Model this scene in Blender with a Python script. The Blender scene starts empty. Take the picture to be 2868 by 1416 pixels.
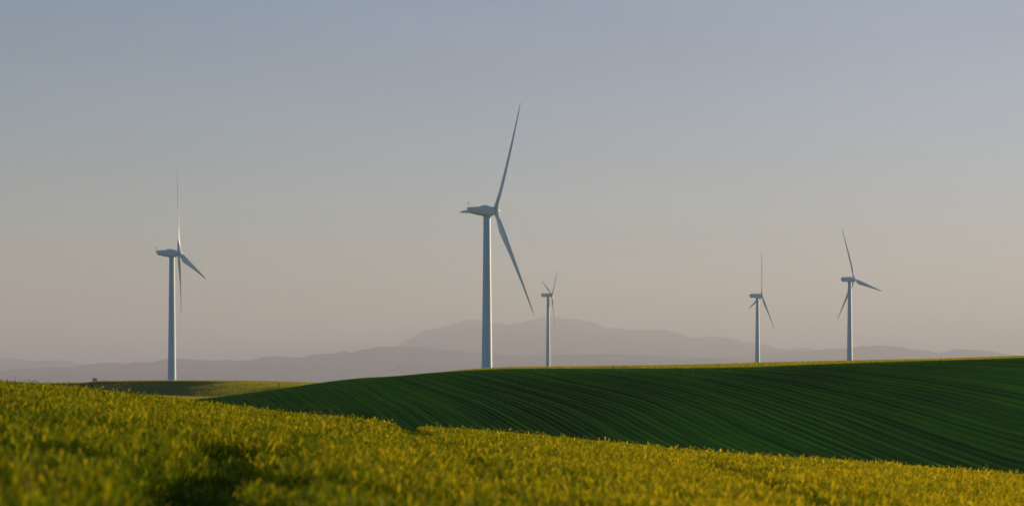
import bpy, math, numpy as np
from mathutils import Matrix, Vector
rng = np.random.default_rng(7)
S = bpy.context.scene
COL = S.collection
R = math.radians

# ---------------------------------------------------------------- camera
F, CX, HY = 5736.0, 1434.0, 1090.0            # focal length, centre column and horizon row of the 2868 px photo
def eu(px): return (px - CX) / F               # azimuth slope of a column
def ev(py): return (HY - py) / F               # elevation slope of a row
cam_d = bpy.data.cameras.new('camera'); cam = bpy.data.objects.new('camera', cam_d); COL.objects.link(cam)
cam.location = (0, 0, 0); cam.rotation_euler = (R(90), 0, 0)
cam_d.sensor_width = 36; cam_d.lens = 72.0
cam_d.shift_y = (HY - 708) / 2868.0
cam_d.clip_start = 0.1; cam_d.clip_end = 80000
cam_d.dof.use_dof = True; cam_d.dof.focus_distance = 62; cam_d.dof.aperture_fstop = 4.0
S.camera = cam

# ---------------------------------------------------------------- light
SUN_EL, SUN_AZ = 6.0, 55.0                     # azimuth measured clockwise from +Y (the view direction)
sd = Vector((math.sin(R(SUN_AZ)) * math.cos(R(SUN_EL)), math.cos(R(SUN_AZ)) * math.cos(R(SUN_EL)), math.sin(R(SUN_EL))))
sl = bpy.data.lights.new('sun', 'SUN'); so = bpy.data.objects.new('sun', sl); COL.objects.link(so)
sl.energy = 5.0; sl.angle = R(0.6); sl.color = (1.0, 0.72, 0.42)
so.rotation_euler = (-sd).to_track_quat('-Z', 'Y').to_euler()
so.location = (200, 100, 300)

W = bpy.data.worlds.new('World'); S.world = W; W.use_nodes = True
nt = W.node_tree; nt.nodes.clear()
o = nt.nodes.new('ShaderNodeOutputWorld'); bg = nt.nodes.new('ShaderNodeBackground')
sky = nt.nodes.new('ShaderNodeTexSky'); sky.sky_type = 'NISHITA'; sky.sun_disc = False
sky.sun_elevation = R(SUN_EL); sky.sun_rotation = R(SUN_AZ)
sky.altitude = 300; sky.air_density = 1.0; sky.dust_density = 0.35; sky.ozone_density = 2.0
bg.inputs['Strength'].default_value = 0.075
hsv = nt.nodes.new('ShaderNodeHueSaturation'); hsv.inputs['Saturation'].default_value = 1.0
nt.links.new(sky.outputs[0], hsv.inputs['Color'])
air = nt.nodes.new('ShaderNodeMix'); air.data_type = 'RGBA'; air.blend_type = 'MULTIPLY'; air.inputs[0].default_value = 1.0
air.inputs[7].default_value = (1.01, .985, 1.19, 1)      # colour of the evening air
wtc = nt.nodes.new('ShaderNodeTexCoord'); wmp = nt.nodes.new('ShaderNodeMapping'); wmp.inputs['Scale'].default_value = (2.2, 2.2, 17); wmp.inputs['Rotation'].default_value = (.06, -.10, 0)
wn = nt.nodes.new('ShaderNodeTexNoise'); wn.inputs['Scale'].default_value = 1.6; wn.inputs['Detail'].default_value = 5; wn.inputs['Roughness'].default_value = .55; wn.inputs['Distortion'].default_value = .6
wr = nt.nodes.new('ShaderNodeMapRange'); wr.inputs[1].default_value = .3; wr.inputs[2].default_value = .7; wr.inputs[3].default_value = .955; wr.inputs[4].default_value = 1.045   # thin veils of cirrus
nt.links.new(wtc.outputs['Generated'], wmp.inputs[0]); nt.links.new(wmp.outputs[0], wn.inputs[0]); nt.links.new(wn.outputs[0], wr.inputs[0])
nt.links.new(wr.outputs[0], hsv.inputs['Value'])
dp = nt.nodes.new('ShaderNodeVectorMath'); dp.operation = 'DOT_PRODUCT'; dp.inputs[1].default_value = sd[:]
dr = nt.nodes.new('ShaderNodeMapRange'); dr.inputs[1].default_value = .33; dr.inputs[2].default_value = .78; dr.inputs[3].default_value = 1.12; dr.inputs[4].default_value = .80   # milky veil around the low sun
nt.links.new(wtc.outputs['Generated'], dp.inputs[0]); nt.links.new(dp.outputs['Value'], dr.inputs[0]); nt.links.new(dr.outputs[0], hsv.inputs['Saturation'])
nt.links.new(hsv.outputs[0], air.inputs[6]); nt.links.new(air.outputs[2], bg.inputs['Color']); nt.links.new(bg.outputs[0], o.inputs[0])

S.view_settings.view_transform = 'Standard'; S.view_settings.look = 'None'
S.view_settings.gamma = 1.0; S.view_settings.exposure = 0.73
cy = S.cycles
cy.use_denoising = True
try: cy.denoiser = 'OPENIMAGEDENOISE'
except Exception: pass
cy.max_bounces = 5; cy.diffuse_bounces = 3; cy.transmission_bounces = 4; cy.volume_bounces = 1
cy.caustics_reflective = False; cy.caustics_refractive = False

# ---------------------------------------------------------------- helpers
def tag(ob, label=None, cat=None, group=None, kind=None):
    if label: ob['label'] = label
    if cat: ob['category'] = cat
    if group: ob['group'] = group
    if kind: ob['kind'] = kind
    return ob

def mesh_np(name, V, loops, starts, totals, mat, smooth=True, parent=None, attrs=None, uv=None):
    me = bpy.data.meshes.new(name)
    me.vertices.add(len(V)); me.vertices.foreach_set('co', np.asarray(V, np.float32).ravel())
    me.loops.add(len(loops)); me.loops.foreach_set('vertex_index', np.asarray(loops, np.int32))
    me.polygons.add(len(starts)); me.polygons.foreach_set('loop_start', np.asarray(starts, np.int32))
    me.polygons.foreach_set('loop_total', np.asarray(totals, np.int32))
    me.polygons.foreach_set('use_smooth', np.full(len(starts), smooth))
    me.update(calc_edges=True)
    if attrs:
        for k, a in attrs.items():
            at = me.attributes.new(k, 'FLOAT', 'POINT'); at.data.foreach_set('value', np.asarray(a, np.float32))
    if uv is not None:
        l = me.uv_layers.new(name='rows'); l.data.foreach_set('uv', np.asarray(uv, np.float32)[loops].ravel())
    me.materials.append(mat)
    ob = bpy.data.objects.new(name, me); COL.objects.link(ob); ob.parent = parent
    return ob

def grid(name, P, mat, attrs=None, uv=None, parent=None):
    """P: (n, m, 3) array of points -> quad sheet"""
    n, m = P.shape[:2]
    i = np.arange(n - 1)[:, None] * m + np.arange(m - 1)[None, :]
    q = np.stack([i, i + m, i + m + 1, i + 1], -1).reshape(-1, 4)      # outer index = along x, inner = away: faces look up
    k = len(q)
    return mesh_np(name, P.reshape(-1, 3), q.ravel(), np.arange(k) * 4, np.full(k, 4), mat, True, parent, attrs, uv)

def pymesh(name, verts, faces, mat, parent=None, smooth=True, sharp=None):
    me = bpy.data.meshes.new(name); me.from_pydata([tuple(v) for v in verts], [], [tuple(f) for f in faces]); me.update()
    me.polygons.foreach_set('use_smooth', [smooth] * len(me.polygons))
    if sharp:
        try: me.set_sharp_from_angle(angle=R(sharp))
        except Exception: pass
    me.materials.append(mat)
    ob = bpy.data.objects.new(name, me); COL.objects.link(ob); ob.parent = parent
    return ob

def loft(rings, cap0=True, cap1=True):
    V, Fc = [], []; n = len(rings[0])
    for r in rings: V += [tuple(p) for p in r]
    for a in range(len(rings) - 1):
        for i in range(n):
            j = (i + 1) % n
            Fc.append((a * n + i, a * n + j, (a + 1) * n + j, (a + 1) * n + i))
    if cap0: Fc.append(tuple(reversed(range(n))))
    if cap1: Fc.append(tuple((len(rings) - 1) * n + i for i in range(n)))
    return V, Fc

def merge(parts):
    V, Fc = [], []
    for v, f in parts:
        b = len(V); V += list(v); Fc += [tuple(i + b for i in q) for q in f]
    return V, Fc

def smoothstep(a, b, x):
    t = np.clip((x - a) / (b - a), 0, 1); return t * t * (3 - 2 * t)

_perm = np.random.default_rng(3).random((256, 256))
def vnoise(x, y):
    x = np.asarray(x, float); y = np.asarray(y, float)
    xi = np.floor(x).astype(int); yi = np.floor(y).astype(int)
    fx = x - xi; fy = y - yi; fx = fx * fx * (3 - 2 * fx); fy = fy * fy * (3 - 2 * fy)
    g = lambda a, b: _perm[a % 256, b % 256]
    return (g(xi, yi) * (1 - fx) + g(xi + 1, yi) * fx) * (1 - fy) + (g(xi, yi + 1) * (1 - fx) + g(xi + 1, yi + 1) * fx) * fy
def fbm(x, y, o=4):
    s = 0; a = .5
    for k in range(o):
        s = s + a * (vnoise(x * 2 ** k + 17.3 * k, y * 2 ** k + 5.1 * k) - .5) * 2; a *= .5
    return s

def spline(pts):
    """smooth interpolation through (px, py) points, as slopes"""
    xs = np.array([eu(p[0]) for p in pts]); ys = np.array([ev(p[1]) for p in pts])
    m = np.zeros(len(xs)); d = np.diff(ys) / np.diff(xs)
    m[1:-1] = (d[1:] + d[:-1]) / 2; m[0] = d[0]; m[-1] = d[-1]
    def f(u):
        u = np.asarray(u, float); k = np.clip(np.searchsorted(xs, u) - 1, 0, len(xs) - 2)
        h = xs[k + 1] - xs[k]; t = (u - xs[k]) / h
        tc = np.clip(t, 0, 1)
        v = (2 * tc**3 - 3 * tc**2 + 1) * ys[k] + (tc**3 - 2 * tc**2 + tc) * h * m[k] + (-2 * tc**3 + 3 * tc**2) * ys[k + 1] + (tc**3 - tc**2) * h * m[k + 1]
        return v + np.where(t < 0, t * h * m[k], 0) + np.where(t > 1, (t - 1) * h * m[k + 1], 0)
    return f

# ---------------------------------------------------------------- materials
def mat(name):
    m = bpy.data.materials.new(name); m.use_nodes = True; m.node_tree.nodes.clear()
    out = m.node_tree.nodes.new('ShaderNodeOutputMaterial')
    return m, m.node_tree, out
def N(t, typ, **kw):
    n = t.nodes.new(typ)
    for k, v in kw.items():
        if k in n.inputs.keys(): n.inputs[k].default_value = v
        else: setattr(n, k, v)
    return n
def ramp(t, src, stops):
    r = N(t, 'ShaderNodeValToRGB'); e = r.color_ramp.elements
    while len(e) < len(stops): e.new(0.5)
    for i, (p, c) in enumerate(stops): e[i].position = p; e[i].color = (*c, 1)
    t.links.new(src, r.inputs[0]); return r

def mat_paint(name, col, rough=.45):
    m, t, out = mat(name)
    b = N(t, 'ShaderNodeBsdfPrincipled'); b.inputs['Roughness'].default_value = rough
    tc = N(t, 'ShaderNodeTexCoord'); mp = N(t, 'ShaderNodeMapping'); mp.inputs['Scale'].default_value = (1.2, 1.2, .12)
    n = N(t, 'ShaderNodeTexNoise', Scale=1.0, Detail=6.0)
    t.links.new(tc.outputs['Object'], mp.inputs[0]); t.links.new(mp.outputs[0], n.inputs[0])
    r = ramp(t, n.outputs[0], [(.3, tuple(c * .88 for c in col)), (.65, col)])
    t.links.new(r.outputs[0], b.inputs['Base Color']); t.links.new(b.outputs[0], out.inputs[0]); return m
M_TOWER = mat_paint('tower_paint', (.46, .66, .84))
M_BLADE = mat_paint('blade_gelcoat', (.66, .80, .90), .35)
M_DARK = mat_paint('dark_metal', (.06, .06, .06), .6)
M_BIRD = mat_paint('feathers', (.05, .045, .04), .8)
M_POST = mat_paint('weathered_post', (.35, .32, .26), .8)
M_TWIG = mat_paint('twigs', (.16, .11, .06), .9)

def mat_crop(name, lo, mid, hi, trans=.55):
    """leaf material; tint attribute picks each blade's own colour"""
    m, t, out = mat(name)
    a = N(t, 'ShaderNodeAttribute'); a.attribute_name = 'tint'
    r = ramp(t, a.outputs['Fac'], [(0, lo), (.5, mid), (1, hi)])
    d = N(t, 'ShaderNodeBsdfDiffuse'); tr = N(t, 'ShaderNodeBsdfTranslucent')
    mx = N(t, 'ShaderNodeMixShader'); mx.inputs[0].default_value = trans
    t.links.new(r.outputs[0], d.inputs[0]); t.links.new(r.outputs[0], tr.inputs[0])
    t.links.new(d.outputs[0], mx.inputs[1]); t.links.new(tr.outputs[0], mx.inputs[2])
    g = N(t, 'ShaderNodeBsdfGlossy', Roughness=.5); g.inputs[0].default_value = (.5, .45, .3, 1)
    m2 = N(t, 'ShaderNodeMixShader'); m2.inputs[0].default_value = .04
    t.links.new(mx.outputs[0], m2.inputs[1]); t.links.new(g.outputs[0], m2.inputs[2])
    t.links.new(m2.outputs[0], out.inputs[0]); return m
M_GRASS = mat_crop('crop_leaves', (.025, .09, .003), (.23, .30, .004), (.88, .66, .012), .62)
M_HILLCROP = mat_crop('hill_crop_leaves', (.045, .11, .014), (.095, .25, .018), (.18, .37, .02), .45)
M_FARCROP = mat_crop('far_crop', (.14, .20, .006), (.42, .40, .008), (.7, .55, .01), .6)

def mat_soil(name, c0, c1, scale=3.0, bump=.3):
    m, t, out = mat(name)
    b = N(t, 'ShaderNodeBsdfDiffuse'); tc = N(t, 'ShaderNodeTexCoord')
    n = N(t, 'ShaderNodeTexNoise', Scale=scale, Detail=8.0, Roughness=.65); t.links.new(tc.outputs['Object'], n.inputs[0])
    r = ramp(t, n.outputs[0], [(.35, c0), (.65, c1)]); t.links.new(r.outputs[0], b.inputs[0])
    bp = N(t, 'ShaderNodeBump', Strength=bump, Distance=.2); t.links.new(n.outputs[0], bp.inputs['Height']); t.links.new(bp.outputs[0], b.inputs['Normal'])
    t.links.new(b.outputs[0], out.inputs[0]); return m
M_SOIL = mat_soil('field_soil', (.022, .020, .008), (.045, .050, .012), 6.0)
M_PLAIN = mat_soil('plain_ground', (.06, .075, .03), (.12, .11, .05), .02)
M_MOUNT = mat_soil('mountain_rock', (.03, .045, .04), (.17, .15, .11), .0008, .0)

def mat_rows(name, soil, crop_d, crop_l, pitch=1.0):
    m, t, out = mat(name)
    uv = N(t, 'ShaderNodeUVMap'); uv.uv_map = 'rows'
    sp = N(t, 'ShaderNodeSeparateXYZ'); t.links.new(uv.outputs[0], sp.inputs[0])
    # fine drill rows
    def mth(op, a, b=None, c=None):
        n = N(t, 'ShaderNodeMath', operation=op)
        for i, v in enumerate((a, b, c)):
            if v is None: continue
            if isinstance(v, (int, float)): n.inputs[i].default_value = v
            else: t.links.new(v, n.inputs[i])
        return n.outputs[0]
    def streak(su, sv, det=4.0):
        mp = N(t, 'ShaderNodeMapping'); mp.inputs['Scale'].default_value = (su, sv, 1)
        n = N(t, 'ShaderNodeTexNoise', Scale=1.0, Detail=det, Roughness=.55)
        t.links.new(uv.outputs[0], mp.inputs[0]); t.links.new(mp.outputs[0], n.inputs[0]); return n.outputs[0]
    wob = mth('MULTIPLY', streak(.25, .05), 1.2)
    s1 = mth('SINE', mth('MULTIPLY', sp.outputs[0], 2 * math.pi / pitch))
    s2 = mth('SINE', mth('MULTIPLY', mth('ADD', sp.outputs[0], wob), 2 * math.pi / (2.9 * pitch)))
    fine = streak(3.0 / pitch, .02, 3.0); broad = streak(.45 / pitch, .018, 3.0); patch = streak(.035, .03, 3.0)
    amp = mth('MULTIPLY', mth('SUBTRACT', streak(.5 / pitch, .03, 3.0), .28), .75)
    h = mth('ADD', mth('MULTIPLY', s1, amp), mth('MULTIPLY', mth('SUBTRACT', fine, .5), 1.3))
    h = mth('ADD', h, mth('MULTIPLY', s2, .09))
    h = mth('ADD', h, mth('MULTIPLY', mth('SUBTRACT', broad, .5), .6))
    h = mth('ADD', h, mth('MULTIPLY', mth('SUBTRACT', patch, .5), .9))
    h = mth('ADD', h, .5)
    r = ramp(t, h, [(.05, soil), (.5, crop_d), (1.0, crop_l)])
    b = N(t, 'ShaderNodeBsdfDiffuse'); t.links.new(r.outputs[0], b.inputs[0])
    bp = N(t, 'ShaderNodeBump', Strength=.6, Distance=.25); t.links.new(h, bp.inputs['Height']); t.links.new(bp.outputs[0], b.inputs['Normal'])
    t.links.new(b.outputs[0], out.inputs[0]); return m
M_ROWS = mat_rows('green_crop_rows', (.016, .034, .012), (.068, .172, .016), (.14, .33, .020))

# ---------------------------------------------------------------- terrain: foreground field
ridge = spline([(-700, 1005), (-300, 1036), (0, 1072), (200, 1088), (400, 1112), (600, 1135), (800, 1161), (1000, 1180), (1150, 1198), (1400, 1217), (1600, 1235),
                (1800, 1254), (2000, 1272), (2200, 1286), (2400, 1298), (2600, 1313), (2868, 1333), (3200, 1358), (3600, 1390)])
H0, DR = .40, 32.0
CC = H0 / DR ** 2
CROP = .40
def canopy(X, Y):
    Yc = np.maximum(Y, 1.0)
    u = np.clip(X / Yc, -.36, .36)
    er = ridge(u); sl_ = 0.0
    b = er + 2 * math.sqrt(H0 * CC)
    z = -H0 + b * Yc - CC * Yc ** 2
    z = z - .09 * (X - u * Yc)                                 # beyond the fan: carry the cross slope on
    z = z + np.where(Y < 1.0, (Y - 1.0) * .0, 0)
    far = smoothstep(60, 150, Yc)
    return z + .18 * fbm(X / 14, Y / 14, 2) * smoothstep(10, 40, Yc) * .25 * (1 - far)
def hit_canopy(px, py):
    u, e = eu(px), ev(py); b = float(ridge(u)) + 2 * math.sqrt(H0 * CC)
    d = max((b - e) ** 2 - 4 * CC * H0, 0)
    Y = ((b - e) - math.sqrt(d)) / (2 * CC); return (u * Y, Y)
# wheel tracks through the crop (world polylines) with half widths
def track(pts): return np.array([hit_canopy(*p) for p in pts])
T_LEFT = track([(652, 1232), (610, 1262), (572, 1300), (552, 1340), (543, 1380), (538, 1420), (530, 1500), (515, 1700), (500, 2100)])
T_NOTCH = track([(1146, 1199), (1163, 1208), (1178, 1228), (1225, 1262), (1300, 1300), (1430, 1350), (1580, 1400), (1760, 1470), (2000, 1600)])
T_NOTCH = np.concatenate([np.array([(-3.4, 75.0), (-2.5, 50.0), (-2.0, 40.0)]), T_NOTCH])
T_MID = track([(836, 1205), (842, 1225), (826, 1245), (812, 1290), (806, 1340), (835, 1400), (850, 1480)])
T_FAR = track([(1960, 1275), (2010, 1300), (2090, 1330), (2200, 1375), (2330, 1420), (2500, 1500)])
def polydist(P, X, Y):
    best = np.full(X.shape, 1e9)
    for (x0, y0), (x1, y1) in zip(P[:-1], P[1:]):
        dx, dy = x1 - x0, y1 - y0; L = dx * dx + dy * dy + 1e-12
        t = np.clip(((X - x0) * dx + (Y - y0) * dy) / L, 0, 1)
        best = np.minimum(best, np.hypot(X - x0 - t * dx, Y - y0 - t * dy))
    return best
def trampled(X, Y):
    """1 = full crop, 0 = bare wheel track"""
    f = np.ones(X.shape)
    wob = .5 + vnoise(X * 3.1, Y * 3.1)
    for P, w, d in ((T_LEFT, .18, .85), (T_NOTCH, .20, .52), (T_MID, .08, .12), (T_FAR, .10, .25)):
        dd = polydist(P, X, Y)
        if P is T_NOTCH: d = d * (.15 + .85 * smoothstep(17, 25, Y))
        if P is T_LEFT: d = d * (1 - .5 * smoothstep(8.0, 12, Y))
        f *= 1 - d * (1 - smoothstep(w * .5 * wob, w * 1.6 * wob, dd))
    return f

us = np.linspace(-.48, .48, 220)
Ys = np.concatenate([np.linspace(-30, 1, 12), np.linspace(1.5, 60, 150), np.linspace(62, 235, 60)])
UX, YY = np.meshgrid(us, Ys, indexing='ij')
XX = UX * (np.abs(YY) + 14)
P = np.stack([XX, YY, canopy(XX, YY) - CROP], -1)
f = grid('crop_field', P, M_SOIL); tag(f, kind='structure')

# ---------------------------------------------------------------- the standing crop in the field
def make_blades(n_list, umax):
    Xs, Ys_ = [], []
    for (y0, y1, dens) in n_list:
        n = int(dens * 2 * (umax * y1 + 1.3) * (y1 - y0))              # even cover of the fan plus a margin on both sides
        y = rng.uniform(y0, y1, n); x = rng.uniform(-1, 1, n) * (umax * y1 + 1.3); k = np.abs(x) < umax * y + 1.3
        Xs.append(x[k]); Ys_.append(y[k])
    return np.concatenate(Xs), np.concatenate(Ys_)
def blade_mesh(name, X, Y, Zb, L, Wd, az, lean, bend, tint, mt, nseg=3, face=None):
    """leaf strips: each rises from (X,Y,Zb), leans and bends over towards az"""
    n = len(X); s = np.linspace(0, 1, nseg + 1)
    ang = lean[:, None] + bend[:, None] * s[None, :] ** 1.3
    seg = L[:, None] / nseg
    hz = np.concatenate([np.zeros((n, 1)), np.cumsum(np.sin(ang[:, :-1]) * seg, 1)], 1)
    vt = np.concatenate([np.zeros((n, 1)), np.cumsum(np.cos(ang[:, :-1]) * seg, 1)], 1)
    cx = X[:, None] + hz * np.cos(az)[:, None]; cyy = Y[:, None] + hz * np.sin(az)[:, None]; cz = Zb[:, None] + vt
    fa = az + math.pi / 2 if face is None else face
    wx, wy = np.cos(fa)[:, None], np.sin(fa)[:, None]
    prof = np.array([.75, 1.0, .75, 0.0])[None, :] if nseg == 3 else np.linspace(1, 0, nseg + 1)[None, :]
    w = Wd[:, None] * prof * .5
    V = np.empty((n, 2 * nseg + 1, 3), np.float32)
    for k in range(nseg):
        V[:, 2 * k] = np.stack([cx[:, k] - w[:, k] * wx[:, 0], cyy[:, k] - w[:, k] * wy[:, 0], cz[:, k]], -1)
        V[:, 2 * k + 1] = np.stack([cx[:, k] + w[:, k] * wx[:, 0], cyy[:, k] + w[:, k] * wy[:, 0], cz[:, k]], -1)
    V[:, 2 * nseg] = np.stack([cx[:, nseg], cyy[:, nseg], cz[:, nseg]], -1)
    m = 2 * nseg + 1
    pat = []; tot = []
    for k in range(nseg - 1): pat += [2 * k, 2 * k + 1, 2 * k + 3, 2 * k + 2]; tot.append(4)
    pat += [2 * nseg - 2, 2 * nseg - 1, 2 * nseg]; tot.append(3)
    loops = (np.arange(n, dtype=np.int64)[:, None] * m + np.array(pat)[None, :]).ravel()
    totals = np.tile(tot, n); starts = np.concatenate([[0], np.cumsum(totals)[:-1]])
    tt = np.repeat(tint, m)
    return mesh_np(name, V.reshape(-1, 3), loops, starts, totals, mt, True, None, {'tint': tt})

def crop_layer(bands, kind):
    X, Y = make_blades(bands, .275)
    tr = trampled(X, Y)
    keep = rng.random(len(X)) < (.36 + .64 * tr)
    X, Y, tr = X[keep], Y[keep], tr[keep]; n = len(X)
    top = CROP * (1 + .10 * fbm(X / .8, Y / .8, 2) + .17 * fbm(X / .20, Y / .26, 2) + .06 * fbm(X / 4 + 9, Y / 4, 2)) * (.52 + .48 * tr)
    zg = canopy(X, Y) - CROP
    grow = 1 + smoothstep(12, 40, Y) * .9
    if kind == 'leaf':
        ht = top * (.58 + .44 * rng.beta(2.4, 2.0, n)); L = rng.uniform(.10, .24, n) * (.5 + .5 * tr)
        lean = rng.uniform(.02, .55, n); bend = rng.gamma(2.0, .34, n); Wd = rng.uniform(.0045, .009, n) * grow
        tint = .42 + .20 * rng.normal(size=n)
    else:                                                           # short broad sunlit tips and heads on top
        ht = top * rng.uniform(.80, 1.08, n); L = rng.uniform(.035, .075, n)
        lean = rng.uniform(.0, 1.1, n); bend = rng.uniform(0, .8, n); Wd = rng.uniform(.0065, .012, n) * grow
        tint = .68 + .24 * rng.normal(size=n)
    ht = np.minimum(ht, CROP * 1.10) + np.where(rng.random(n) < .05, rng.exponential(.022, n).clip(0, .08), 0) * smoothstep(8, 20, Y)
    Zb = zg + np.maximum(ht - L * np.cos(lean + bend * .35), .01)
    az = rng.uniform(0, 2 * math.pi, n); az = np.where(rng.random(n) < .3, rng.normal(R(20), .7, n), az)
    tint = tint + .25 * (vnoise(X / .05, Y / .08) - .5) + .22 * fbm(X / 1.3 + 40, Y / 1.3, 3) + .16 * np.clip(X / np.maximum(Y, 1) * 4, -1, 1) - .12 * (1 - smoothstep(5, 12, Y)) * (X < 0) - .3 * (1 - tr)  # painted light in the tint: yellower on the sun side, darker at near left
    return X, Y, Zb, L, Wd, az, lean, bend, np.clip(tint, 0, 1)
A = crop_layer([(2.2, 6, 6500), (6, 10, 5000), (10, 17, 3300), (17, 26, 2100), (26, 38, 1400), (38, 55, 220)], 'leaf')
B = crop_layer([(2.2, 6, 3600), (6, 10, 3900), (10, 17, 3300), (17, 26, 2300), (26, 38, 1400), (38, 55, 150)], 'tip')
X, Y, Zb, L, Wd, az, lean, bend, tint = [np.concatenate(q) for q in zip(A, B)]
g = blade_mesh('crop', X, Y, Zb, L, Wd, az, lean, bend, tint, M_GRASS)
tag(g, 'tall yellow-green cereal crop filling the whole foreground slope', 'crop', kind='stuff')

# ---------------------------------------------------------------- green hill in the middle distance
YCR, YTO = 300.0, 254.0
crest = spline([(-200, 1205), (200, 1160), (440, 1127), (560, 1117), (700, 1101), (800, 1087), (891, 1073), (1000, 1060), (1113, 1053), (1225, 1043), (1392, 1034), (1670, 1031.5), (1893, 1031),
                (2115, 1028), (2250, 1022), (2383, 1017), (2616, 1010), (2868, 1002), (3200, 988), (3800, 975)])
lowr = spline([(-200, 1230), (200, 1190), (440, 1168), (800, 1180), (1200, 1225), (1600, 1262), (2000, 1295), (2400, 1325), (2868, 1360), (3300, 1400), (3800, 1440)])
def hill(u, Y):
    t = (Y - YTO) / (YCR - YTO)
    ec, eb = crest(u), lowr(u)
    tt = np.maximum(1 - t, 0)
    e = ec + (eb - ec) * tt ** 1.75 - .012 * np.maximum(t - 1, 0) ** 2
    z = e * Y
    X = u * Y
    fold = np.sin((X * .82 + Y * .57) / 9.0 + 1.3 * fbm(X / 40, Y / 40, 2)) * .22 + fbm(X / 22 + 3, Y / 22, 3) * .5
    return z + fold * smoothstep(0, .45, tt) * smoothstep(-1.4, -.2, t) * 1.0
us = np.linspace(-.27, .40, 2000); Ys = np.concatenate([np.linspace(185, 250, 40)[:-1], np.linspace(250, 302, 260), np.linspace(304, 330, 12)])
UX, YY = np.meshgrid(us, Ys, indexing='ij'); ZZ = hill(UX, YY); XX = UX * YY
# the drilled rows run round the hill top that lies beyond the right edge
cxr, cyr = 92.0, 322.0
gX = np.linspace(-90, 150, 2000); gS = np.interp(gX, [-60, -32, -10, 0, 34, 69, 110], [6, 4.2, 2.0, 1.35, .95, .42, .25]); gG = np.concatenate([[0], np.cumsum((gS[1:] + gS[:-1]) / 2 * np.diff(gX))])
def rowsf(X, Y): return (Y + np.interp(X, gX, gG) + 5.5 * fbm(X / 30 + 1, Y / 26 + 7, 2) + .4 * fbm(X / 6, Y / 6, 1)) * .60
rows_v = rowsf(XX, YY)
ang_ = XX * .6 - YY * .8
uvr = np.stack([rows_v.ravel(), ang_.ravel()], -1); PITCH = 1.0
relief = .045 * np.sin(rows_v * 2 * math.pi / PITCH) + .05 * fbm(rows_v * 1.3, ang_ * .02, 2)
h = grid('green_hill', np.stack([XX, YY, ZZ + relief], -1), M_ROWS, uv=uvr); tag(h, kind='structure')

# ---------------------------------------------------------------- sunlit fields behind the hill crest
skyl = spline([(600, 1128), (900, 1090), (1113, 1061), (1225, 1047), (1300, 1038), (1392, 1032), (1560, 1029), (1670, 1027.5), (1893, 1024.5), (2000, 1022), (2115, 1018.5), (2250, 1015),
               (2383, 1012), (2616, 1007), (2868, 999), (3200, 988), (3800, 972)])
def upper(u, Y):
    t = (Y - 325) / (600 - 325.)
    e = skyl(u) - .0042 * np.clip(1 - t, 0, 2) ** 1.6 - .004 * np.maximum(t - 1, 0) ** 1.5
    return e * Y
us = np.linspace(-.13, .42, 300); Ys = np.concatenate([np.linspace(318, 640, 60), np.linspace(650, 1250, 30)])
UX, YY = np.meshgrid(us, Ys, indexing='ij')
M_UP = mat_soil('upper_field_ground', (.28, .28, .008), (.46, .40, .012), .5, 1.0)
ob = grid('upper_field', np.stack([UX * YY, YY, upper(UX, YY)], -1), M_UP); tag(ob, kind='structure')

# left hill that carries the left turbine, and the valley floor before it
lcr = spline([(-500, 1085), (0, 1076), (116, 1072.5), (200, 1071), (248, 1070), (262, 1067.5), (334, 1066), (427, 1064.5), (582, 1065), (738, 1067), (893, 1072), (1100, 1082), (1500, 1098)])
lto = spline([(-500, 1112), (0, 1108), (250, 1103), (370, 1104), (450, 1106), (560, 1109), (640, 1108), (740, 1100), (800, 1092), (893, 1082), (1100, 1090), (1500, 1112)])
def lefth(u, Y):
    ec, et = lcr(u), lto(u)
    t = (Y - 760) / (950 - 760.)
    e = np.where(t >= 0, ec + (et - ec) * np.clip(1 - t, 0, 1) ** 1.5, et + (et * 0 - .0042) * np.clip(-t, 0, 3) ** .9)
    e = e - .006 * np.maximum(t - 1, 0) ** 1.5
    return e * Y
us = np.linspace(-.32, .05, 900); Ys = np.concatenate([np.linspace(430, 750, 30), np.linspace(756, 960, 80), np.linspace(970, 1350, 20)])
UX, YY = np.meshgrid(us, Ys, indexing='ij'); XX = UX * YY; ZZ = lefth(UX, YY)
PX = CX + UX * F
# sun and shade painted into this hill's crop colour: 0 = shaded dark green, 1 = sunlit yellow
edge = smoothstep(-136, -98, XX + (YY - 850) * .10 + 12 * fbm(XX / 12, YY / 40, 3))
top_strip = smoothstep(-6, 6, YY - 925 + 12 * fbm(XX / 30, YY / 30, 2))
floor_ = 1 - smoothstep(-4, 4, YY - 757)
painted_sun = np.maximum.reduce([edge, top_strip * .8, floor_])
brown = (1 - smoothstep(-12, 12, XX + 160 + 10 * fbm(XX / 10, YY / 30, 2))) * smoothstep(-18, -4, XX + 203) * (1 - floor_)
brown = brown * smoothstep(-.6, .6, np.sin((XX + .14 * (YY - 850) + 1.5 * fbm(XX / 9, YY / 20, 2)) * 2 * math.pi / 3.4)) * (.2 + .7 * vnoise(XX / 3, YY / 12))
mL, t, out = mat('left_hill_lit_shaded_crop')
a = N(t, 'ShaderNodeAttribute'); a.attribute_name = 'painted_sun'; a2 = N(t, 'ShaderNodeAttribute'); a2.attribute_name = 'brown'
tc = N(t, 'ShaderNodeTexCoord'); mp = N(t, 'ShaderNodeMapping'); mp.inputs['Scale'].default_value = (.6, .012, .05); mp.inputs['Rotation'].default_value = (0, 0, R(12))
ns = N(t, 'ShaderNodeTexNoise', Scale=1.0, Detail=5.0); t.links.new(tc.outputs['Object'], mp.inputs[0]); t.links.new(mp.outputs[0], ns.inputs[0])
shaded_col = ramp(t, ns.outputs[0], [(.35, (.020, .060, .014)), (.7, (.034, .095, .016))])
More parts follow.
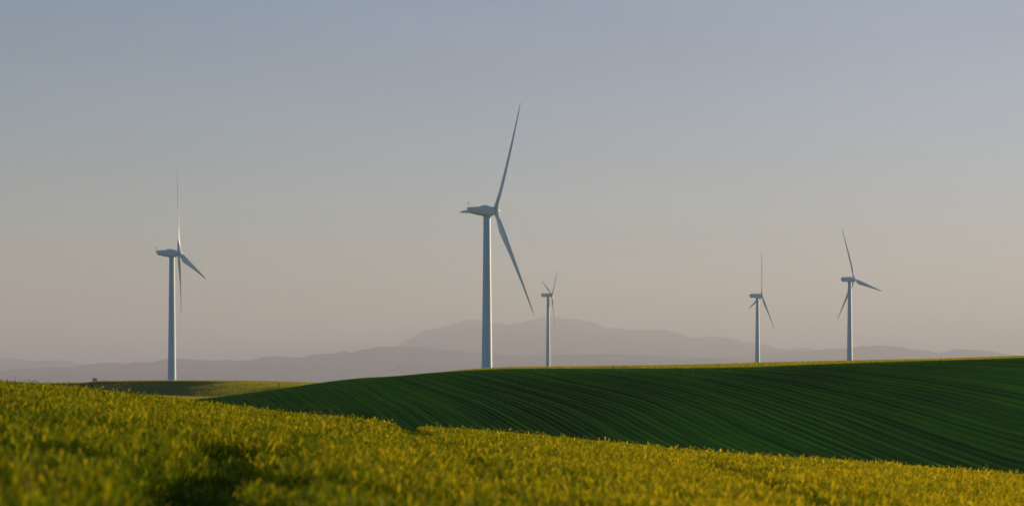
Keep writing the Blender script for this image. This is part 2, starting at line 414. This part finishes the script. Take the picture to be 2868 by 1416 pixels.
sunlit_col = ramp(t, ns.outputs[0], [(.3, (.36, .29, .004)), (.7, (.62, .45, .006))])
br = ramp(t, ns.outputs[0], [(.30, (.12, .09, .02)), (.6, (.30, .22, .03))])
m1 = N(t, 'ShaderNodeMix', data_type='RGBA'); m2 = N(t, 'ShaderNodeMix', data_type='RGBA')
t.links.new(a2.outputs['Fac'], m1.inputs[0]); t.links.new(shaded_col.outputs[0], m1.inputs[6]); t.links.new(br.outputs[0], m1.inputs[7])
t.links.new(a.outputs['Fac'], m2.inputs[0]); t.links.new(m1.outputs[2], m2.inputs[6]); t.links.new(sunlit_col.outputs[0], m2.inputs[7])
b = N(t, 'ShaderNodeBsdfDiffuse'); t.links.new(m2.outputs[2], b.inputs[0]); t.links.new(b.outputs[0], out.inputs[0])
ob = grid('left_hill', np.stack([XX, YY, ZZ], -1), mL, attrs={'painted_sun': painted_sun.ravel(), 'brown': brown.ravel()}); tag(ob, kind='structure')

# young plants standing in the drilled rows of the green hill
n = 420000
Y = np.sqrt(rng.uniform(262 ** 2, 306 ** 2, n)); u = rng.uniform(-.265, .33, n); X = u * Y
ph = np.sin(rowsf(X, Y) * 2 * math.pi / PITCH); k = rng.random(n) < (.03 + .97 * smoothstep(.15, .9, ph)) * (.55 + .9 * vnoise(X / 3.0, Y / 3.0)); X, Y, u = X[k], Y[k], u[k]; n = len(X)
g = blade_mesh('hill_crop', X, Y, hill(u, Y) - .02, rng.uniform(.06, .15, n), rng.uniform(.05, .13, n), rng.uniform(0, 6.283, n), rng.uniform(0, .5, n), rng.uniform(0, .9, n),
               np.clip(.45 + .22 * rng.normal(size=n) + .35 * fbm(X / 16, Y / 16, 3), 0, 1), M_HILLCROP)
tag(g, 'short dark green crop in curved drill rows on the hill', 'crop', kind='stuff')

# coarse tufts of the sunlit crops on those far fields
def tufts(surf, u0, u1, y0, y1, n, mt, name, label, h=.5, w=.5, mask=None):
    Y = np.sqrt(rng.uniform(y0 ** 2, y1 ** 2, n)); u = rng.uniform(u0, u1, n)
    if mask is not None: k = mask(u, Y) > rng.random(n); Y, u = Y[k], u[k]
    n = len(Y); X = u * Y; Z = surf(u, Y) - .02
    tint = np.clip(.5 + .2 * rng.normal(size=n) + .35 * fbm(X / 14, Y / 50, 3), 0, 1)
    g = blade_mesh(name, X, Y, Z, rng.uniform(.6, 1.2, n) * h, rng.uniform(.6, 1.4, n) * w, rng.uniform(0, 6.283, n),
                   rng.uniform(0, .4, n), rng.uniform(0, .8, n), tint, mt)
    tag(g, label, 'crop', kind='stuff'); return g
tufts(upper, -.06, .32, 420, 640, 140000, M_FARCROP, 'far_crop', 'thin sunlit yellow crop strip along the top of the green hill', .45, .4)
def painted_sun_mask(u, Y):  # tufts follow the sunlit yellow painted on the left hill
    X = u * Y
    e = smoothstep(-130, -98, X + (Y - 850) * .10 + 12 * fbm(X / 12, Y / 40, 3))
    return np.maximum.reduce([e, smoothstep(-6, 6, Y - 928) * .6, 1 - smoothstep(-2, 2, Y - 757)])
tufts(lefth, -.27, .0, 560, 965, 300000, M_FARCROP, 'valley_crop', 'crop painted sunlit yellow-green in the valley and right flank of the left hill', .26, .22, painted_sun_mask)

# ---------------------------------------------------------------- plain and mountains
P = np.zeros((41, 61, 3)); gx = np.linspace(-14200, 14200, 41); gy = np.concatenate([np.linspace(-150, 1500, 31), np.linspace(1700, 56000, 30)])
P[..., 0] = gx[:, None]; P[..., 1] = gy[None, :]; P[..., 2] = -24
ob = grid('ground', P, M_PLAIN); tag(ob, kind='structure')

def range_(name, D, depth, pts, rough, seed):
    D *= 3; depth *= 3
    xs = np.array([eu(p[0]) for p in pts]); ys = np.array([ev(p[1]) for p in pts])
    us = np.linspace(max(xs[0], -.278), min(xs[-1], .278), 1100)
    e = np.interp(us, xs, ys)
    e = np.convolve(np.pad(e, 3, 'edge'), np.ones(7) / 7, 'valid')
    e = e + rough * fbm(us * 260 + seed, us * 0 + seed, 4) / F
    s = np.concatenate([np.linspace(-1, 0, 26), np.linspace(0, 1, 8)[1:]])      # -1 foot before the crest ... 1 behind
    U, Sg = np.meshgrid(us, s, indexing='ij'); E = np.repeat(e[:, None], len(s), 1)
    # slopes fan out towards the camera; spurs and gullies carved in
    zc = E * D; fall = np.abs(Sg) ** np.where(Sg < 0, 1.25, 1.0)
    Yd = D + Sg * depth
    gul = fbm(U * 55 + seed * 3, Sg * 1.2 + seed, 4)
    Z = -24 + (zc + 24) * (1 - fall) * (1 + .28 * gul * np.clip(-Sg, 0, 1) * 2.0 * (1 - np.abs(Sg)))
    Xd = U * D
    ob = grid(name, np.stack([Xd, Yd, np.minimum(Z, zc + 0)], -1), M_MOUNT); tag(ob, kind='structure'); return ob
range_('mountain_range', 14000, 2600, [(850, 1075), (950, 1040), (1040, 1000), (1112, 969), (1152, 945), (1181, 928), (1210, 921), (1243, 912), (1280, 903), (1300, 896), (1325, 894), (1340, 897), (1360, 897),
    (1383, 905), (1440, 907), (1472, 901), (1483, 894), (1505, 892), (1530, 884), (1560, 888), (1585, 892), (1617, 892), (1665, 903), (1695, 917), (1745, 919), (1753, 924), (1770, 924), (1776, 921),
    (1795, 923), (1870, 922), (1884, 928), (1898, 929), (1910, 936), (1935, 944), (2030, 943), (2050, 949), (2065, 951), (2073, 955), (2096, 960), (2115, 959), (2145, 965), (2175, 974), (2192, 980),
    (2210, 977), (2215, 979), (2235, 972), (2260, 973), (2272, 981), (2400, 995), (2700, 1020), (3000, 1050)], 2.0, 1.7)
range_('mountains_left', 13500, 1900, [(-700, 1010), (-400, 996), (-200, 1006), (0, 1002), (30, 1004), (60, 1006), (85, 1011), (110, 1009), (150, 1008), (172, 1006), (200, 1013), (245, 1022), (300, 1035), (500, 1060), (800, 1080)], 1.5, 4.2)
range_('foothills_left', 10000, 1700, [(-900, 1040), (-500, 1030), (-200, 1044), (0, 1038), (40, 1034), (60, 1031), (160, 1028), (200, 1028), (230, 1024), (245, 1022), (262, 1018), (280, 1016), (335, 1015), (343, 1020), (368, 1018), (388, 1011),
    (402, 1014), (432, 1014), (465, 1004), (500, 1003), (520, 1003), (550, 1008), (575, 1007), (620, 1009), (640, 1006), (662, 1010), (685, 1008), (705, 1008), (735, 999), (765, 996), (800, 999), (850, 1000),
    (875, 992), (897, 989), (922, 991), (948, 987), (967, 983), (984, 987), (1016, 978), (1030, 977), (1070, 968), (1095, 970), (1112, 969), (1200, 973), (1300, 984), (1440, 995), (1550, 991), (1700, 989),
    (1850, 995), (2000, 1002), (2140, 1012), (2400, 1035), (2700, 1060)], 1.5, 8.9)
range_('foothills_right', 11500, 1700, [(1700, 1060), (1850, 1030), (2000, 1001), (2140, 988), (2210, 988), (2272, 981), (2330, 976), (2390, 974), (2410, 968), (2470, 966), (2530, 972), (2560, 978), (2600, 981), (2624, 988),
    (2632, 985), (2655, 984), (2670, 977), (2720, 978), (2780, 983), (2810, 991), (2840, 993), (2845, 997), (2900, 1003), (3100, 1012), (3400, 1000), (3700, 1010)], 1.5, 5.5)

# haze
hz = pymesh('haze', [(x, y, z) for x in (-14400, 14400) for y in (-200, 56200) for z in (-25, 1530)],
            [(0, 1, 3, 2), (4, 6, 7, 5), (0, 4, 5, 1), (2, 3, 7, 6), (0, 2, 6, 4), (1, 5, 7, 3)], bpy.data.materials.new('haze_air'), smooth=False)
m = hz.data.materials[0]; m.use_nodes = True; t = m.node_tree; t.nodes.clear(); out = t.nodes.new('ShaderNodeOutputMaterial')
pv = t.nodes.new('ShaderNodeVolumePrincipled'); pv.inputs['Color'].default_value = (.725, .785, .905, 1); pv.inputs['Density'].default_value = 0.59e-4; pv.inputs['Anisotropy'].default_value = .13
t.links.new(pv.outputs[0], out.inputs['Volume']); tag(hz, 'pale evening haze over the plain and mountains', 'haze', kind='stuff')

# ---------------------------------------------------------------- wind turbines
def ring(x, yw, z0, z1, p=.35, n=24, zc=None):
    """rounded rectangle ring in the plane x, half width yw, from z0 to z1"""
    out = []; c = (z0 + z1) / 2; hh = (z1 - z0) / 2
    for i in range(n):
        a = 2 * math.pi * i / n; ca, sa = math.cos(a), math.sin(a)
        out.append((x, yw * math.copysign(abs(ca) ** p, ca), c + hh * math.copysign(abs(sa) ** p, sa)))
    return out
def nacelle_a(par):
    V, Fc = loft([ring(-7.75, 1.0, .62, .92, .5), ring(-7.1, 1.05, -.35, 1.02, .45), ring(-6.8, 1.1, -1.05, 1.06, .5), ring(-4.8, 1.4, -1.45, 1.28, .5), ring(-2.6, 1.6, -1.85, 1.42, .45),
                  ring(-1, 1.68, -1.98, 1.5, .42), ring(1.2, 1.68, -1.98, 1.5, .42), ring(2.1, 1.6, -1.9, 1.46, .5), ring(2.38, 1.45, -1.7, 1.36, .7)])
    nc = pymesh('nacelle', V, Fc, M_BLADE, par, sharp=35)
    V, Fc = loft([ring(-2.5, .9, 1.35, 1.62, .4), ring(-2.1, 1.0, 1.35, 1.86, .4), ring(-.4, 1.0, 1.4, 1.88, .4), ring(.7, .85, 1.4, 1.56, .4)])
    pymesh('roof_hatch', V, Fc, M_BLADE, nc, sharp=35)
    return nc
def nacelle_b(par):
    V, Fc = loft([ring(-7.6, 1.2, .25, 1.25, .4), ring(-7.1, 1.5, -1.0, 1.5, .35), ring(-6.7, 1.6, -1.8, 1.6, .3), ring(-3, 1.7, -1.95, 1.75, .25),
                  ring(2.6, 1.75, -1.95, 1.9, .25), ring(3.5, 1.6, -1.85, 1.7, .3)])
    nc = pymesh('nacelle', V, Fc, M_BLADE, par, sharp=35)
    V, Fc = loft([ring(-2.4, .8, 1.6, 1.95, .4), ring(-2.0, .8, 1.6, 2.1, .4), ring(.6, .8, 1.7, 2.15, .4), ring(1.0, .8, 1.7, 2.0, .4)])
    pymesh('roof_hatch', V, Fc, M_BLADE, nc, sharp=35)
    V, Fc = loft([ring(-5.6, .5, 1.5, 1.8, .4), ring(-5.4, .5, 1.5, 2.0, .4), ring(-4.6, .5, 1.55, 2.0, .4)])
    pymesh('cooler', V, Fc, M_DARK, nc, sharp=35)
    return nc
def rod(p, q, r, n=8):
    p, q = Vector(p), Vector(q); d = (q - p).normalized(); a = d.orthogonal().normalized(); b = d.cross(a)
    return loft([[c + (a * math.cos(2 * math.pi * i / n) + b * math.sin(2 * math.pi * i / n)) * r for i in range(n)] for c in (p, q)])
def sensor(par, x, z):
    V, Fc = merge([rod((x, 0, z), (x - .35, 0, z + 1.75), .05), rod((x - .62, 0, z + 1.72), (x - .12, 0, z + 1.80), .07),
                   rod((x - .12, 0, z + 1.78), (x + .12, 0, z + 1.2), .035), rod((x - .6, -.0, z + 1.66), (x - .6, 0, z + 1.98), .06)])
    return pymesh('wind_sensor', V, Fc, M_DARK, par)
def hub_mesh(par, x0, r, ln):
    n = 28; rings = []
    prof = [(0, .82), (.08, .96), (.25, 1.0), (.5, .98), (.68, .86), (.82, .66), (.92, .42), (.985, .18), (1.0, .04)]
    for s, k in prof: rings.append([(x0 + s * ln, r * k * math.cos(2 * math.pi * i / n), r * k * math.sin(2 * math.pi * i / n)) for i in range(n)])
    V, Fc = loft(rings)
    return pymesh('hub', V, Fc, M_BLADE, par, sharp=60)
def blade_data(R_, cone, flex, pitch=3.0, rr=1.0):
    """local +Z = span, leading edge +Y, wind side +X"""
    st = [(.018, 0, 1), (.04, 0, 1), (.07, .35, .8), (.11, .75, .5), (.16, .97, .34), (.21, 1, .27), (.3, .88, .25), (.4, .76, .24), (.5, .65, .23), (.6, .55, .22), (.7, .45, .21), (.8, .35, .2), (.88, .27, .2), (.94, .2, .2), (.98, .12, .2), (1, .03, .15)]
    n = 20; rings = []
    for s, ck, th in st:
        ch = (3.4 * rr * ck if s > .05 else 0); root = 1.9 * rr
        mixr = max(0, 1 - (s - .04) / .12) if s > .04 else 1
        ch = max(ch, root * mixr) if s < .2 else ch
        thk = root * mixr + (1 - mixr) * ch * th if s < .16 else ch * th
        tw = R(pitch + 15 * max(0, 1 - s / .75) ** 1.6)
        z = s * R_; xo = math.sin(cone) * z + flex * s * s
        off = (1 - mixr) * .20 * ch
        r_ = []
        for i in range(n):
            a = 2 * math.pi * i / n
            y = ch / 2 * math.cos(a) - off                       # + leading side
            tcap = (1 - (1 - mixr) * .45 * (1 - math.cos(a)) / 1.0 * .5) if s > .05 else 1
            x = thk / 2 * math.sin(a) * (1 - (1 - mixr) * .55 * (1 - math.cos(a)) / 2)
            yy = y * math.cos(tw) - x * math.sin(tw); xx = x * math.cos(tw) + y * math.sin(tw)
            r_.append((xx + xo, yy, math.cos(cone) * z))
        rings.append(r_)
    return loft(rings)
def tower(par, h, r0, r1):
    n = 40; rings = []
    zs = [-6.0, 0] + [h * k / 12 for k in range(1, 13)]
    for z in zs:
        k = max(0, z) / h; r = r0 + (r1 - r0) * k ** .85
        rings.append([(r * math.cos(2 * math.pi * i / n), r * math.sin(2 * math.pi * i / n), z) for i in range(n)])
    V, Fc = loft(rings); tw = pymesh('tower', V, Fc, M_TOWER, par, sharp=40)
    n = 40; r = r1 + .12                                         # yaw bearing collar
    V, Fc = loft([[(r * math.cos(2 * math.pi * i / n), r * math.sin(2 * math.pi * i / n), h - z) for i in range(n)] for z in (.55, .05)])
    pymesh('collar', V, Fc, M_TOWER, tw, sharp=40)
    return tw
def place_root(hubx, psi, X, Yh):
    return (X - math.cos(psi) * hubx, Yh - math.sin(psi) * hubx)
def turbine(kind, label, X, Z, D, psi, tau, kap, th, ground):
    psi, tau, kap, th = R(psi), R(tau), R(kap), R(th)
    hubx = 3.35 if kind == 'a' else 4.35
    x, y = place_root(hubx, psi, X, D)
    g = ground
    root = bpy.data.objects.new('wind_turbine', None); COL.objects.link(root); root.location = (x, y, g); root.rotation_euler = (0, 0, psi)
    root.empty_display_size = 5
    tag(root, label, 'wind turbine', 'wind turbines on the hills')
    hz_ = Z - g - 0.0
    low = 1.95
    tower(root, hz_ - low + .05, (2.05 if kind == 'a' else 2.45), (1.32 if kind == 'a' else 1.4))
    nc = nacelle_a(root) if kind == 'a' else nacelle_b(root)
    nc.location = (0, 0, hz_)
    sensor(nc, -7.2 if kind == 'a' else -6.4, .95 if kind == 'a' else 1.55)
    hb = hub_mesh(root, -1.0, 1.42 if kind == 'a' else 1.3, 2.75 if kind == 'a' else 2.3)
    hb.location = (hubx, 0, hz_); hb.rotation_euler = (0, -tau, 0)
    key = 'blade_' + kind + '%.3f' % kap
    V, Fc = blade_data(45.0, kap + R(1.3), -45 * math.sin(R(1.3)), rr=1.0)
    b0 = pymesh('blade', V, Fc, M_BLADE, root, sharp=60)
    for k in range(3):
        b = b0 if k == 0 else b0.copy()
        if k: COL.objects.link(b); b.parent = root
        b.location = (hubx, 0, hz_); b.rotation_euler = (th + k * 2 * math.pi / 3, -tau, 0)
    return root
def zu(x, y, D): return float(upper(x / D, np.array(float(D))))
turbine('a', 'white wind turbine standing alone on the left hill, one blade straight up', -160.43, 65.6, 986.6, 18.65, 5.21, 5.30, -10.64, float(lefth(-.163, 986.0)) - .3)
turbine('a', 'largest wind turbine, at the centre of the photo, with a tapered nacelle', -6.25, 66.7, 766.0, 22.78, 5.61, 4.34, 33.59, zu(-9, 0, 765) - .3)
turbine('b', 'smallest wind turbine, two blades up in a V and one hanging down', 43.37, 102.17, 2221.0, 12.54, 4.56, -.60, 53.25, 22.0)
turbine('b', 'distant wind turbine with one upright blade and two lower blades astride its tower', 234.19, 87.64, 1918.8, 10.23, 5.65, -.72, 16.69, 15.0)
turbine('b', 'rightmost wind turbine, one broad blade pointing right, one crossing behind its tower', 283.33, 90.9, 1695.1, 20.55, 5.62, -1.16, -15.22, 17.0)
# ground that carries the three far turbines
us = np.linspace(-.1, .42, 120); Ys = np.linspace(1230, 3200, 60)
UX, YY = np.meshgrid(us, Ys, indexing='ij'); XX = UX * YY
ZZ = -24 + 46 * np.exp(-((XX - 45) / 260) ** 2 - ((YY - 2221) / 300) ** 2) 
ZZ = np.maximum(ZZ, -24 + 39 * np.exp(-((XX - 230) / 160) ** 2 - ((YY - 1918) / 160) ** 2)); ZZ = np.maximum(ZZ, -24 + 41 * np.exp(-((XX - 279) / 160) ** 2 - ((YY - 1693) / 120) ** 2))
ob = grid('far_hills', np.stack([XX, YY, ZZ - .2], -1), M_UP); tag(ob, kind='structure')

# ---------------------------------------------------------------- small things
def bird(px, py, D, yaw, span=1.5, flap=.5, label=''):
    V, Fc = [], []
    body = loft([[(r * math.cos(a), y, r * math.sin(a)) for a in [2 * math.pi * i / 8 for i in range(8)]] for y, r in ((-.34, .02), (-.2, .07), (0, .12), (.2, .09), (.3, .06), (.38, .015))])
    parts = [body]
    root = bpy.data.objects.new('bird', None); COL.objects.link(root)
    root.location = (eu(px) * D, D, ev(py) * D); root.rotation_euler = (0, 0, yaw)
    tag(root, label, 'bird', 'birds flying low before the mountains')
    pymesh('body', *body, M_BIRD, root)
    for s in (-1, 1):
        sec = []
        for k, (t_, c, z) in enumerate(((0, .26, 0), (.45, .24, flap * .5), (.8, .15, flap * .42), (1, .03, flap * .3))):
            xx = s * t_ * span / 2; y0 = .08 - t_ * .1
            sec.append([(xx, y0 + c / 2, z), (xx, y0, z + .02), (xx, y0 - c / 2, z), (xx, y0, z - .01)])
        pymesh('wing', *loft(sec), M_BIRD, root)
    return root
bird(1116, 1025.5, 900, 1.1, span=1.2, label='darkest of the tiny birds, right of and below the highest one')
bird(1089, 1000, 900, .3, label='tiny bird flying highest, above the others')
bird(1132, 1024.5, 900, .1, 1.3, .2, label='tiny bird second from the right in the flock')
bird(1139, 1028.5, 900, -.2, 1.3, .2, label='rightmost tiny bird of the flock')
bird(1102, 1036, 900, .7, label='tiny bird flying lowest, closest to the green hill crest')

def post(px, pyb, hgt, label, surf, D, w=.3, m=M_POST):
    x = eu(px) * D; z = float(surf(eu(px), np.array(float(D))))
    r = w / 2
    V, Fc = merge([loft([[(-r, -r, zz), (r, -r, zz), (r, r, zz), (-r, r, zz)] for zz in (-.3, hgt * .9)] + [[(-r * .5, -r * .5, hgt), (r * .5, -r * .5, hgt), (r * .5, r * .5, hgt), (-r * .5, r * .5, hgt)]])])
    ob = pymesh('marker_post', V, Fc, m, None, smooth=False); ob.location = (x, D, z); tag(ob, label, 'post'); return ob
post(783, 1090, 2.3, 'pale marker post standing in the yellow field above the green hill edge', lefth, 800, .45)
post(556, 1106, 2.0, 'thin grey marker post at the foot of the shaded left hill', lefth, 775, .18)

def shrub(px, D, hgt, seed, label):
    r_ = np.random.default_rng(seed); x = eu(px) * D; z = float(lefth(eu(px), np.array(float(D))))
    root = bpy.data.objects.new('shrub', None); COL.objects.link(root); root.location = (x, D, z); tag(root, label, 'shrub', 'bare shrubs on the left hill crest')
    parts = []
    for k in range(26):
        a = r_.uniform(0, 6.28); l = hgt * r_.uniform(.4, 1); sp = r_.uniform(.05, .45)
        p0 = (r_.normal() * .1, r_.normal() * .1, -.2); p1 = (math.cos(a) * l * sp * .5, math.sin(a) * l * sp * .5, l * .6); p2 = (math.cos(a + .3) * l * sp, math.sin(a + .3) * l * sp, l)
        parts += [rod(p0, p1, .09, 5), rod(p1, p2, .05, 5)]
    pymesh('branches', *merge(parts), M_TWIG, root)
    V, Fc = [], []
    for k in range(80):
        c = np.array([r_.normal() * hgt * .22, r_.normal() * hgt * .22, hgt * r_.uniform(.1, .75)]); q = r_.normal(size=(3, 3)) * .12
        b = len(V); V += [tuple(c + q[0]), tuple(c + q[1]), tuple(c + q[2])]; Fc.append((b, b + 1, b + 2))
    pymesh('leaves', V, Fc, M_TWIG, root, smooth=False)
shrub(263, 940, 1.9, 1, 'thin dark bare shrub, the taller left one of the pair on the left hill crest')
shrub(269, 940, 1.7, 2, 'rounded brown shrub, the right one of the pair on the left hill crest')
